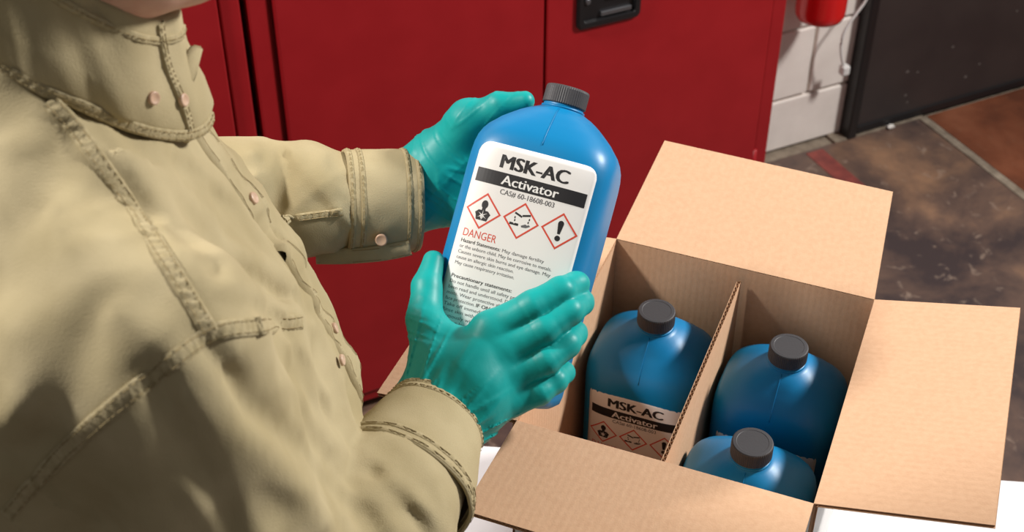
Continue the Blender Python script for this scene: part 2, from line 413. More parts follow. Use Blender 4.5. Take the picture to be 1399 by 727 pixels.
def text_patch(name, body, u, v, h, width, m, parent, off=.0007, align='CENTER', bold=0, shear=0):
    cu = bpy.data.curves.new('txt', 'FONT'); cu.body = body; cu.size = 1; cu.align_x = 'LEFT'; cu.offset = 0; cu.resolution_u = 3; cu.fill_mode = 'FRONT'; cu.shear = shear
    to = bpy.data.objects.new('txt', cu); COL.objects.link(to)
    dg = bpy.context.evaluated_depsgraph_get(); me = bpy.data.meshes.new_from_object(to.evaluated_get(dg))
    bpy.data.objects.remove(to); bpy.data.curves.remove(cu)
    if bold > .006:
        bm = bmesh.new(); bm.from_mesh(me); base = list(bm.faces)
        for k_ in (-1, 1, 2, -2):
            r_ = bmesh.ops.duplicate(bm, geom=base+[e for f in base for e in f.edges if False])
            for bv_ in [x for x in r_['geom'] if isinstance(x, bmesh.types.BMVert)]: bv_.co.x += bold*k_*.5; bv_.co.z += .02*k_
        bm.to_mesh(me); bm.free()
    n = len(me.vertices); co = np.empty(n*3); me.vertices.foreach_get('co', co); co = co.reshape(-1, 3)
    x0, x1 = co[:, 0].min(), co[:, 0].max()
    ky = h/.70                                # h = cap height
    kx = width/(x1-x0) if width else ky
    wd_ = (x1-x0)*kx
    us = (co[:, 0]-x0)*kx+(u-wd_/2 if align == 'CENTER' else u); vv = v-co[:, 1]*ky
    out = np.array([lab_pt(a, b, off) for a, b in zip(us, vv)]); out[:, 1] -= co[:, 2]*.0015; me.vertices.foreach_set('co', out.ravel())
    me.materials.clear(); me.materials.append(m); me.name = name
    bm = bmesh.new(); bm.from_mesh(me); bmesh.ops.triangulate(bm, faces=bm.faces)
    for f_ in bm.faces:
        if f_.normal.y > 0: f_.normal_flip()
    bm.to_mesh(me); bm.free()
    return link(bpy.data.objects.new(name, me), parent)
def poly_patch(name, loops, off, m, parent):
    """several filled outlines (u, v lists) as one flat print"""
    def fn(bm):
        for lp in loops:
            bm.faces.new([bm.verts.new((a, b, 0)) for a, b in lp])
    return patch(name, fn, off, m, parent)
def circ(cu, cv, r, n=16, ry=None): return [(cu+r*math.cos(2*math.pi*k/n), cv+(ry or r)*math.sin(2*math.pi*k/n)) for k in range(n)]

def make_bottle():
    root = empty('bottle')
    vs, fs = bottle_mesh_data(); body = mesh_obj('body', vs, fs, M['blue'], root)
    # mould seam up the shoulder and a thread ring
    pts = [(0, front(0, z, .0002), z) for z in np.linspace(.236, .277, 12)]
    tube('mould_seam', pts, .0005, M['blue'], body, 6)
    pts = [(0, -front(0, z, .0002), z) for z in np.linspace(.236, .277, 12)]
    tube('mould_seam', pts, .0005, M['blue'], body, 6)
    lathe('neck_ring', [(.0195, .2775), (.0212, .2783), (.0212, .2797), (.0195, .2805)], M['blue'], body)
    # cap with fine ribs
    n = 120; prof = [(.0192, .2822), (.0208, .2824), (.0213, .2832), (.0213, .2975), (.0208, .2991), (.0198, .2998), (.0165, .30), (.016, .2997), (.008, .2997), (0.00001, .2997)]
    vs, fs = [], []
    for i, (r, z) in enumerate(prof):
        for k in range(n):
            rr = r-(.00035 if (k % 2 and 1 <= i <= 4) else 0); a = 2*math.pi*k/n; vs.append((rr*math.cos(a), rr*math.sin(a), z))
    for i in range(len(prof)-1):
        for k in range(n): fs.append((i*n+k, i*n+(k+1) % n, (i+1)*n+(k+1) % n, (i+1)*n+k))
    fs.append(tuple(range(n))[::-1])
    cp = mesh_obj('cap', vs, fs, M['cap'], root, smooth=False); cp['label'] = 'ribbed dark grey screw cap'
    # label: sheet with thickness
    LH = .205
    bm = bmesh.new(); grid_poly(bm, -.0565, .0565, 0, LH, 28, 40, .011)
    for v in bm.verts: v.co = lab_pt(v.co.x, v.co.y, .0004)
    lb = bm_obj('label', bm, M['label'], root, True); lb['label'] = 'white printed hazard label'
    sm = lb.modifiers.new('s', 'SOLIDIFY'); sm.thickness = .0003; sm.offset = 0
    patch('black_band', lambda bm: grid_poly(bm, -.0525, .0525, .0255, .0385, 30, 1), .0007, M['ink'], lb)
    text_patch('product_name', 'MSK-AC', 0, .0215, .0125, .066, M['ink'], lb, bold=.045)
    text_patch('product_type', 'Activator', 0, .0362, .0088, .055, M['white_ink'], lb, .001, bold=.022)
    text_patch('cas_number', 'CAS# 60-18608-003', 0, .0452, .0048, .052, M['grey_ink'], lb, bold=.008)
    for i, cu_ in enumerate((-.0365, 0, .0365)):
        cv_, R1, R2 = .0645, .0172, .0150
        def ring(bm):
            c1 = [(cu_, cv_-R1), (cu_+R1, cv_), (cu_, cv_+R1), (cu_-R1, cv_)]; c2 = [(cu_, cv_-R2), (cu_+R2, cv_), (cu_, cv_+R2), (cu_-R2, cv_)]
            for k in range(4):
                for j in range(6):
                    q4 = []
                    for c, t in ((c1, j/6), (c1, (j+1)/6), (c2, (j+1)/6), (c2, j/6)):
                        a, b = c[k], c[(k+1) % 4]; q4.append(bm.verts.new((a[0]*(1-t)+b[0]*t, a[1]*(1-t)+b[1]*t, 0)))
                    bm.faces.new(q4)
        patch('hazard_diamond', ring, .0007, M['red_ink'], lb)
        if i == 0:      # health hazard: head and torso with a white star burst
            loops = [circ(cu_, cv_-.0062, .0031, 20, .0040), [(cu_-.0016, cv_-.0035), (cu_+.0016, cv_-.0035), (cu_+.0018, cv_+.001), (cu_-.0018, cv_+.001)],
                     [(cu_-.0075, cv_+.0022), (cu_-.0045, cv_-.0006), (cu_+.0045, cv_-.0006), (cu_+.0075, cv_+.0022), (cu_+.0062, cv_+.0048), (cu_+.0052, cv_+.0088), (cu_-.0052, cv_+.0088), (cu_-.0062, cv_+.0048)]]
            poly_patch('health_hazard_symbol', loops, .0007, M['ink'], lb)
            st = []
            for k in range(6):
                a = math.pi/6+k*math.pi/3; b1, b2 = a-.35, a+.35
                st.append([(cu_+.0012*math.cos(b1), cv_+.0040+.0012*math.sin(b1)), (cu_+.0052*math.cos(a), cv_+.0040+.0052*math.sin(a)), (cu_+.0012*math.cos(b2), cv_+.0040+.0012*math.sin(b2)), (cu_, cv_+.0040)])
            poly_patch('star_burst', st, .001, M['white_ink'], lb)
        elif i == 1:    # corrosion: two vials dripping on a bar and a hand
            def rot(lp, ang, ou, ov): return [(ou+a*math.cos(ang)-b*math.sin(ang), ov+a*math.sin(ang)+b*math.cos(ang)) for a, b in lp]
            rect = lambda w, h: [(-w, -h), (w, -h), (w, h), (-w, h)]
            loops = [rot(rect(.0038, .0009), .35, cu_-.0035, cv_-.0050), rot(rect(.0038, .0009), -.25, cu_+.0040, cv_-.0058)]
            loops += [circ(cu_-.0062, cv_-.0020, .0006, 8, .0012), circ(cu_-.0058, cv_+.0006, .0006, 8, .0012), circ(cu_+.0074, cv_-.0028, .0006, 8, .0012), circ(cu_+.0070, cv_+.0000, .0006, 8, .0012)]
            loops += [[(cu_-.0100, cv_+.0030), (cu_-.0068, cv_+.0030), (cu_-.0058, cv_+.0040), (cu_-.0048, cv_+.0030), (cu_-.0016, cv_+.0030), (cu_-.0016, cv_+.0052), (cu_-.0100, cv_+.0052)]]
            poly_patch('corrosion_symbol', loops, .0007, M['ink'], lb)
            hand = [[(cu_+.0010, cv_+.0042), (cu_+.0050, cv_+.0020), (cu_+.0066, cv_+.0028), (cu_+.0080, cv_+.0018), (cu_+.0096, cv_+.0030), (cu_+.0062, cv_+.0052), (cu_+.0018, cv_+.0056)]]
            poly_patch('corroded_hand', hand, .0007, M['grey_ink'], lb)
        else:           # exclamation mark
            loops = [[(cu_-.0012, cv_+.0028)]+[(cu_+.0027*math.cos(a), cv_-.0068-.0030*math.sin(a)) for a in np.linspace(math.pi, 0, 10)]+[(cu_+.0012, cv_+.0028)], circ(cu_, cv_+.0068, .0026, 18)]
            poly_patch('exclamation_mark', loops, .0007, M['ink'], lb)
    text_patch('danger_word', 'DANGER', -.0500, .0905, .0072, .0325, M['red_ink'], lb, align='LEFT', bold=.004)
    ls = .0053
    v0 = .0965
    text_patch('statement_heading', 'Hazard Statements:', -.0500, v0, .0034, .0385, M['ink'], lb, align='LEFT', bold=.012)
    text_patch('statement_text', 'May damage fertility', -.0095, v0, .0032, .0400, M['grey_ink'], lb, align='LEFT')
    for i, (s, w) in enumerate((('or the unborn child. May be corrosive to metals.', .0890), ('Causes severe skin burns and eye damage. May', .0895), ('cause an allergic skin reaction.', .0560), ('May cause respiratory irritation.', .0580))):
        text_patch('statement_text', s, -.0500, v0+ls*(i+1), .0032, w, M['grey_ink'], lb, align='LEFT')
    v1 = v0+ls*6.35
    text_patch('statement_heading', 'Precautionary statements:', -.0500, v1, .0034, .0590, M['ink'], lb, align='LEFT', bold=.012)
    for i, (s, w) in enumerate((('Do not handle until all safety precautions have', .0930), ('been read and understood. Do not breathe', .0860), ('mists. Wear protective gloves and eye or', .0840), ('face protection.', .0290), ('Take off immediately all contaminated', .0860), ('Rinse skin with water or shower.', .0700), ('cautiously with water. Remove', .0700), ('contact lenses, if present.', .0600))):
        text_patch('statement_text', s, -.0500, v1+ls*(i+1), .0032, w, M['grey_ink'], lb, align='LEFT')
    text_patch('statement_heading', 'IF ON SKIN', -.0195, v1+ls*4, .0033, .0260, M['ink'], lb, align='LEFT', bold=.012)
    text_patch('statement_heading', 'IF SWALLOWED', -.0500, v1+ls*9, .0033, .0330, M['ink'], lb, align='LEFT', bold=.012)
    return root
def copy_tree(o, parent=None):
    c = o.copy(); COL.objects.link(c); c.parent = parent
    for ch_ in o.children: copy_tree(ch_, c)
    return c

bt = make_bottle()
TLT = math.radians(15.3); YW = math.radians(10)
e_up = math.sin(TLT)*cR+math.cos(TLT)*cU; e_rt = math.cos(TLT)*cR-math.sin(TLT)*cU; e_out = -cF
e_x = math.cos(YW)*e_rt+math.sin(YW)*e_out; e_f = math.cos(YW)*e_out-math.sin(YW)*e_rt
cap_top = P(777, 121, 1.345); HB = cap_top-BHt*e_up
def held_local(p): d = p-HB; return np.stack([d@e_x, d@e_f, d@e_up], -1)     # x right, y out of the label, z up
bt.matrix_world = Matrix([[e_x[i], -e_f[i], e_up[i], HB[i]] for i in range(3)]+[[0, 0, 0, 1]])
tag(bt, 'blue plastic bottle with white label, held up in both gloved hands', 'bottle', 'blue bottles with dark caps')
for (u, v, rz, ldz, lbl) in ((.0755, .083, 0.0, -.012, 'blue bottle standing alone in its side of the box, label in view'),
                        (.2265, .087, -.02, -.022, 'blue bottle in the back of the box beside the divider, label mostly hidden'),
                        (.2245, .2425, .02, -.012, 'blue bottle in the front of the box, only its shoulders and cap visible')):
    c = copy_tree(bt); p = BO+ba*u-bb*v-ez*(BH-TH-.0005); 
    c.matrix_world = Matrix.Translation(p+ez*(-.021+BH-BHt-TH-.0005 if False else 0)) @ Matrix.Rotation(-BY+rz, 4, 'Z')
    tag(c, lbl)
    for k_ in c.children:
        if k_.name.startswith('label'): k_.location = (0, 0, ldz)

# ------------------------------------------------------------------ implicit-surface tools
def smin(a, b, k):
    h = np.clip(.5+.5*(b-a)/k, 0, 1); return b*(1-h)+a*h-k*h*(1-h)
def rcone(p, a, b, r1, r2):
    a = np.asarray(a); b = np.asarray(b); ab = b-a; t = np.clip(((p-a)@ab)/(ab@ab), 0, 1)
    return np.linalg.norm(p-a-t[:, None]*ab, axis=1)-(r1+(r2-r1)*t)
def chain(p, pts, k=.004):
    d = None
    for (a, r1), (b, r2) in zip(pts, pts[1:]):
        c = rcone(p, a, b, r1, r2); d = c if d is None else smin(d, c, k)
    return d
def ellip(p, c, ax, rad):
    q_ = (p-c)@np.array(ax).T/np.array(rad); l = np.linalg.norm(q_, axis=1); return (l-1)*min(rad)*np.where(l > 1, 1, 1)
LAT = np.random.RandomState(5).rand(32, 32, 32)*2-1
def vnoise(p):
    i = np.floor(p).astype(int); f = p-i; f = f*f*(3-2*f); i &= 31; j = (i+1) & 31; r = 0
    for dx in (0, 1):
        for dy in (0, 1):
            for dz in (0, 1):
                w = (f[:, 0] if dx else 1-f[:, 0])*(f[:, 1] if dy else 1-f[:, 1])*(f[:, 2] if dz else 1-f[:, 2])
                r = r+w*LAT[(j if dx else i)[:, 0], (j if dy else i)[:, 1], (j if dz else i)[:, 2]]
    return r
def grad(fn, p, e=4e-4):
    g = np.stack([fn(p+e*np.eye(3)[i])-fn(p-e*np.eye(3)[i]) for i in range(3)], 1)
    return g/(np.linalg.norm(g, axis=1, keepdims=True)+1e-12)
def chunked(fn, p, n=400000): return np.concatenate([fn(p[i:i+n]) for i in range(0, len(p), n)])
def nets(base, lo, hi, h, disp=None, band=.03):
    lo = np.array(lo); hi = np.array(hi); N = np.ceil((hi-lo)/h).astype(int)+1
    ax = [lo[i]+h*np.arange(N[i]) for i in range(3)]
    G = np.stack(np.meshgrid(*ax, indexing='ij'), -1).reshape(-1, 3)
    f = chunked(base, G)
    if disp is not None:
        m = np.abs(f) < band; f[m] -= chunked(disp, G[m])
    f = f.reshape(N); ins = f < 0
    c = ins[:-1, :-1, :-1].astype(np.int8)*0
    for dx in (0, 1):
        for dy in (0, 1):
            for dz in (0, 1): c = c+ins[dx:N[0]-1+dx, dy:N[1]-1+dy, dz:N[2]-1+dz]
    act = (c > 0) & (c < 8); I = np.argwhere(act); idx = -np.ones(act.shape, int); idx[act] = np.arange(len(I))
    acc = np.zeros((len(I), 3)); cnt = np.zeros(len(I))
    cor = [(a, b, d) for a in (0, 1) for b in (0, 1) for d in (0, 1)]
    for a in cor:
        for k in range(3):
            if a[k]: continue
            b = list(a); b[k] = 1
            fa = f[I[:, 0]+a[0], I[:, 1]+a[1], I[:, 2]+a[2]]; fb = f[I[:, 0]+b[0], I[:, 1]+b[1], I[:, 2]+b[2]]
            m = (fa < 0) != (fb < 0); t = np.where(m, fa/(fa-fb+1e-20), 0)
            pos = np.array(a, float)[None, :]+np.zeros((len(I), 3)); pos[:, k] += t
            acc[m] += pos[m]; cnt[m] += 1
    vs = lo+h*(I+acc/cnt[:, None])
    fs = []
    for k in range(3):
        u, w = (k+1) % 3, (k+2) % 3
        sl0 = [slice(None)]*3; sl1 = [slice(None)]*3; sl0[k] = slice(0, -1); sl1[k] = slice(1, None)
        s0, s1 = ins[tuple(sl0)], ins[tuple(sl1)]; E = np.argwhere(s0 != s1)
        E = E[(E[:, u] > 0) & (E[:, w] > 0) & (E[:, u] < N[u]-1) & (E[:, w] < N[w]-1)]
        def cell(du, dw):
            q_ = E.copy(); q_[:, u] -= du; q_[:, w] -= dw; return idx[q_[:, 0], q_[:, 1], q_[:, 2]]
        quad = np.stack([cell(1, 1), cell(0, 1), cell(0, 0), cell(1, 0)], 1)
        fl_ = s0[E[:, 0], E[:, 1], E[:, 2]]
        quad[~fl_] = quad[~fl_][:, ::-1]
        fs.append(quad)
    return vs, np.concatenate(fs)
def np_mesh(name, vs, fs, m, parent):
    me = bpy.data.meshes.new(name); me.vertices.add(len(vs)); me.vertices.foreach_set('co', np.asarray(vs, np.float32).ravel())
    me.loops.add(len(fs)*4); me.loops.foreach_set('vertex_index', np.asarray(fs, np.int32).ravel())
    me.polygons.add(len(fs)); me.polygons.foreach_set('loop_start', np.arange(0, len(fs)*4, 4, dtype=np.int32))
    me.polygons.foreach_set('loop_total', np.full(len(fs), 4, np.int32)); me.polygons.foreach_set('use_smooth', np.ones(len(fs), bool))
    me.update(calc_edges=True); me.validate(); me.materials.append(m)
    return link(bpy.data.objects.new(name, me), parent)
def hit(fn, px, py, t0=.4, t1=2.0):
    d = ray(px, py); t = t0
    for _ in range(160):
        s = fn((CAM+d*t)[None])[0]
        if s < 2e-4: break
        t += s*.55
        if t > t1: return None
    return CAM+d*t
def to_surf(fn, p, n=6):
    p = np.array(p, float)
    for _ in range(n): p = p-grad(fn, p)*(fn(p)*.8)[:, None]
    return p

# ------------------------------------------------------------------ the person
person = empty('person', (-.30, .82, 0)); PO = np.array(person.location)
tag(person, 'person in khaki work shirt and teal gloves lifting a blue bottle', 'person')
FA = math.radians(9); hd = V(math.cos(FA), math.sin(FA), 0); rg = V(math.sin(FA), -math.cos(FA), 0)
T0 = V(-.306, .83, 0)
def body_pt(u, v, z): return T0+hd*u+rg*v+ez*z

# --- shirt
#            z     centre_u  depth  width
TOR = np.array([[.86, .0, .125, .180], [1.00, .010, .142, .182], [1.12, .025, .152, .186], [1.25, .022, .152, .196], [1.36, -.004, .145, .205], [1.44, -.022, .130, .202],
                [1.50, -.024, .108, .178], [1.545, -.016, .084, .130], [1.585, -.006, .070, .085], [1.64, .0, .060, .064]])
SH_R = body_pt(.045, .178, 1.478); SH_L = body_pt(-.075, -.135, 1.405)
EL_R = P(392, 812, 1.085); WR_R = P(595, 570, 1.25); CI_R = P(541, 672, 1.178)
EL_L = P(324, 275, 1.405); WR_L = P(569, 273, 1.452); CI_L = P(470, 275, 1.435)
def torso(p):
    d = p-T0; u, v, z = d@hd, d@rg, d[:, 2]
    c = np.interp(z, TOR[:, 0], TOR[:, 1]); a = np.interp(z, TOR[:, 0], TOR[:, 2]); b = np.interp(z, TOR[:, 0], TOR[:, 3])
    b = np.where(v < 0, b*np.interp(z, [1.30, 1.42, 1.58], [1, .76, .82]), b)
    e = 2.6; q_ = ((np.abs((u-c)/a))**e+np.abs(v/b)**e)**(1/e)
    s = (q_-1)*np.minimum(a, b)*.9
    s = np.maximum(s, np.maximum(.88-z, z-1.635))
    return s
def upper_r(p): return chain(p, [(SH_R, .078), (SH_R*.5+EL_R*.5+V(-.01, -.01, 0), .074), (EL_R, .070)], .02)
def fore_r(p): return chain(p, [(EL_R, .070), (EL_R*.35+CI_R*.65, .066), (EL_R*.1+CI_R*.9, .058), (CI_R*.6+WR_R*.4, .046)], .02)
def sleeve_l(p): return chain(p, [(SH_L, .060), (SH_L*.5+EL_L*.5+V(0, .02, -.03), .060), (EL_L, .056), (EL_L*.4+CI_L*.6, .052), (EL_L*.15+CI_L*.85, .047), (CI_L*.6+WR_L*.4, .034)], .02)
def shirt_base(p):
    d = torso(p)
    d = smin(d, rcone(p, body_pt(-.01, .05, 1.565), body_pt(.02, .165, 1.492), .05, .062), .03)
    d = smin(d, rcone(p, body_pt(-.02, -.05, 1.550), body_pt(-.06, -.13, 1.425), .045, .052), .03)
    d = smin(d, rcone(p, body_pt(.050, .085, 1.38), body_pt(.040, -.05, 1.37), .072, .066), .04)   # chest
    d = smin(d, rcone(p, body_pt(-.055, .150, 1.42), body_pt(-.03, .175, 1.18), .085, .085), .03)   # full sleeve back
    d = smin(d, upper_r(p), .022); d = smin(d, fore_r(p), .004); d = smin(d, sleeve_l(p), .022)
    return d
FOLDS = []     # (amplitude, width, points) filled from picture polylines carried onto the body
def fold(amp, w, *pp):
    pts = [hit(shirt_base, *q_) for q_ in pp]
    pts = [x for x in pts if x is not None]
    if len(pts) > 1: FOLDS.append((amp*1.25, w*.8, np.array(pts)))
def seg_d(p, a, b):
    ab = b-a; t = np.clip(((p-a)@ab)/(ab@ab+1e-12), 0, 1); return np.linalg.norm(p-a-t[:, None]*ab, axis=1)
def shirt_disp(p):
    r = np.zeros(len(p))
    for amp, w, pts in FOLDS:
        lo, hi = pts.min(0)-2.6*w, pts.max(0)+2.6*w
        m = np.all((p > lo) & (p < hi), 1)
        if not m.any(): continue
        pm = p[m]; d = np.full(len(pm), 9.)
        for a, b in zip(pts, pts[1:]): d = np.minimum(d, seg_d(pm, a, b))
        # taper the fold to its ends
        t = ((pm-pts[0])@(pts[-1]-pts[0]))/((pts[-1]-pts[0])@(pts[-1]-pts[0])); tp_ = np.clip(np.minimum(t+.12, 1.12-t)*4, 0, 1)
        r[m] += amp*np.exp(-(d/w)**2)*tp_
    q_ = p@np.array([[.8, .2, .5], [-.5, .8, .2], [-.3, -.5, .8]])
    D1 = .55*cR-.83*cU; D2 = .83*cR+.55*cU
    al_, ac_, ad_ = p@D1, p@D2, p@cF
    n1_ = vnoise(np.stack([al_*9, ac_*34, ad_*14], 1)+5); n2_ = vnoise(np.stack([ac_*10, al_*40, ad_*16], 1)+15)
    r += .0052*np.clip(.75-2*np.abs(n1_), 0, 1)+.0030*np.clip(.6-2*np.abs(n2_), 0, 1)
    r += .0024*vnoise(q_*V(26, 14, 20)+3)+.0011*vnoise(q_*V(60, 34, 48)+9)
    return r
# folds read from the cloth: sleeve head, upper arm, chest and forearm
fold(.005, .009, (330, 262), (375, 300), (410, 350))
fold(-.005, .008, (345, 300), (385, 335), (420, 385))
fold(.004, .009, (200, 190), (255, 215), (320, 280))
fold(.004, .009, (255, 470), (275, 505), (320, 560))
fold(-.004, .008, (215, 495), (225, 530), (250, 590))
fold(.004, .010, (400, 470), (440, 540), (462, 620))
fold(.008, .014, (235, 485), (300, 570), (390, 650), (455, 740))
fold(-.007, .013, (265, 470), (345, 560), (430, 625), (500, 700))
fold(.006, .014, (310, 470), (400, 545), (455, 625))
fold(-.005, .012, (205, 500), (245, 590), (300, 680), (330, 760))
fold(.005, .013, (170, 540), (195, 640), (225, 740))
fold(-.004, .013, (120, 590), (135, 660), (150, 740))
fold(-.005, .011, (385, 455), (425, 520), (465, 610))
fold(.005, .011, (430, 450), (455, 520), (478, 600))
fold(.006, .012, (290, 335), (345, 355), (400, 395))
fold(-.006, .010, (285, 370), (340, 378), (400, 420))
fold(.005, .010, (300, 400), (350, 405), (405, 432))
fold(-.004, .009, (300, 425), (345, 424), (380, 436))
fold(.004, .018, (120, 200), (200, 240), (290, 300))
fold(-.004, .016, (140, 250), (220, 300), (280, 345))
fold(.005, .020, (20, 420), (45, 520), (25, 600))
fold(-.006, .022, (130, 440), (90, 540), (60, 620))
fold(.004, .018, (60, 260), (120, 330), (190, 400))
fold(.004, .016, (150, 420), (190, 450), (225, 475))
fold(.005, .010, (520, 655), (570, 690), (610, 735))
fold(-.005, .010, (500, 640), (545, 672), (585, 730))
fold(.004, .011, (455, 665), (510, 690), (545, 735))
fold(.006, .011, (335, 215), (350, 240), (345, 280))
fold(-.006, .012, (385, 205), (390, 240), (375, 290))
fold(.005, .010, (435, 212), (440, 240), (462, 268))
fold(.005, .012, (350, 205), (300, 225))
fold(-.004, .014, (90, 170), (70, 240), (50, 300))
def shirt_fn(p): return shirt_base(p)-shirt_disp(p)
def hollow(p):        # cut the neck and the sleeve ends off under the collar and the cuffs
    d = shirt_base(p); s = p-T0; u, v, z = s@hd, s@rg, s[:, 2]
    top = z-(1.612-.95*np.clip(u, -.05, .1)); near = (np.hypot(u, v) < .11)
    return np.where(near, np.maximum(d, top), d)
lo = np.minimum.reduce([SH_R, SH_L, EL_R, WR_R, EL_L, WR_L, body_pt(-.16, 0, .87)])-.11; hi = np.maximum.reduce([SH_R, SH_L, EL_R, WR_R, EL_L, WR_L, body_pt(.19, 0, 1.65)])+.10
lo[2] = .86
vs, fs = nets(hollow, lo, hi, .0046, shirt_disp)
shirt = np_mesh('shirt', vs-PO, fs, M['shirt'], person); shirt['label'] = 'khaki long-sleeved cotton work shirt'

# --- seams: raised, puckered ribbons with stitch rows
def spline(pts, step):
    pts = np.array(pts); out = []
    for i in range(len(pts)-1):
        p0, p1, p2, p3 = pts[max(i-1, 0)], pts[i], pts[i+1], pts[min(i+2, len(pts)-1)]
        n = max(2, int(np.linalg.norm(p2-p1)/step))
        for t in np.linspace(0, 1, n+1)[:-1]:
            out.append(.5*((2*p1)+(-p0+p2)*t+(2*p0-5*p1+4*p2-p3)*t*t+(-p0+3*p1-3*p2+p3)*t**3))
    out.append(pts[-1]); return np.array(out)
def ribbon(name, line, nrml, hw, hgt, parent, rows=(-.6, .6), pucker=.0007, per=.0065, m=None):
    """raised strip along a line lying on cloth (line, normals: n x 3)"""
    n = len(line); prof = [(-1, -.003), (-.92, hgt*.8), (-.6, hgt*.75), (-.3, hgt), (0, hgt*1.05), (.3, hgt), (.6, hgt*.75), (.92, hgt*.8), (1, -.003)]
    vs, fs, st_v, st_f = [], [], [], []
    s = np.r_[0, np.cumsum(np.linalg.norm(np.diff(line, axis=0), axis=1))]
    for i in range(n):
        t = nrm(line[min(i+1, n-1)]-line[max(i-1, 0)]); nn = nrml[i]; x = nrm(np.cross(t, nn))
        for w, hh in prof:
            pk = pucker*math.sin(2*math.pi*s[i]/per+w*2.2+1.2*math.sin(s[i]*130))*(1-abs(w)**4)
            vs.append(line[i]+x*w*hw+nn*(hh+pk))
    k = len(prof)
    for i in range(n-1):
        for j in range(k-1): fs.append((i*k+j, i*k+j+1, (i+1)*k+j+1, (i+1)*k+j))
    o = mesh_obj(name, [v-PO for v in vs], fs, m or M['shirt_seam'], parent)
    # stitches: small raised dashes, joined
    for w in rows:
        L = s[-1]; q_ = .001
        while q_+.0022 < L:
            ends = []
            for ss in (q_, q_+.0022):
                i = min(np.searchsorted(s, ss), n-1); t = nrm(line[min(i+1, n-1)]-line[max(i-1, 0)]); x = nrm(np.cross(t, nrml[i]))
                ends.append((line[i]+x*w*hw+nrml[i]*(hgt*.75+.0007), x, nrml[i]))
            b0 = len(st_v)
            for c_, x, nn in ends:
                for a_, b_ in ((-.00035, 0), (.00035, 0), (0, .00045)): st_v.append(c_+x*a_+nn*b_-PO)
            st_f += [(b0, b0+1, b0+4, b0+3), (b0+1, b0+2, b0+5, b0+4), (b0+2, b0, b0+3, b0+5), (b0, b0+2, b0+1), (b0+3, b0+4, b0+5)]
            q_ += .0034
    if st_v:
        so = mesh_obj('stitching', st_v, st_f, M['thread'], parent, smooth=False); so['kind'] = 'stuff'
    return o
def seam(pp, hw, hgt=.0013, rows=(-.6, .6), **k):
    pts = [hit(shirt_fn, *q_) for q_ in spline(np.array(pp, float), 9)]; pts = [x for x in pts if x is not None]
    line = spline(pts, .0016); return ribbon('seam', line, grad(shirt_fn, line, .002), hw, hgt, shirt, rows, **k)
seam([(68, 138), (100, 172), (150, 240), (205, 320), (255, 400), (288, 455)], .0056)
seam([(8, 705), (40, 668), (100, 605), (170, 545), (235, 494), (290, 456), (350, 446), (412, 440)], 0.0060)
seam([(388, 300), (420, 296), (468, 290)], .0042)
# placket down the chest
zz = np.linspace(1.535, 1.165, 48); pl = np.stack([body_pt(.25, -.020, z) for z in zz])
dirs = -hd
for _ in range(60): pl = pl+dirs*(np.clip(shirt_fn(pl), -.01, .02)*.6)[:, None]
pl = spline(pl[::3], .003)
plk = ribbon('placket', pl, grad(shirt_fn, pl, .006), .017, .0035, shirt, (-.78, .78), pucker=.0005, per=.012, m=M['shirt'])
def button(pos, nn, r=.0048):
    nn = nrm(nn); x = nrm(np.cross(nn, V(.3, .2, .9))); y = np.cross(nn, x); vs, fs, n = [], [], 20
    pr = [(1, -.0008), (1, .0010), (.86, .0019), (.70, .0015), (.0001, .0014)]
    for rr, h in pr:
        for k in range(n):
            a = 2*math.pi*k/n; vs.append(pos+r*rr*(math.cos(a)*x+math.sin(a)*y)+nn*h-PO)
    for i in range(len(pr)-1):
        for k in range(n): fs.append((i*n+k, i*n+(k+1) % n, (i+1)*n+(k+1) % n, (i+1)*n+k))
    b = mesh_obj('button', vs, fs, M['button'], shirt)
    return b
for px, py in ((467, 492),):
    q_ = hit(lambda p: shirt_fn(p)-.0042, px, py)
    if q_ is not None: button(q_, grad(shirt_fn, q_[None], .003)[0])
for i in (30, 78, 150):
    if i < len(pl): button(pl[i]+grad(shirt_fn, pl[i:i+1], .004)[0]*.0042, grad(shirt_fn, pl[i:i+1], .004)[0])

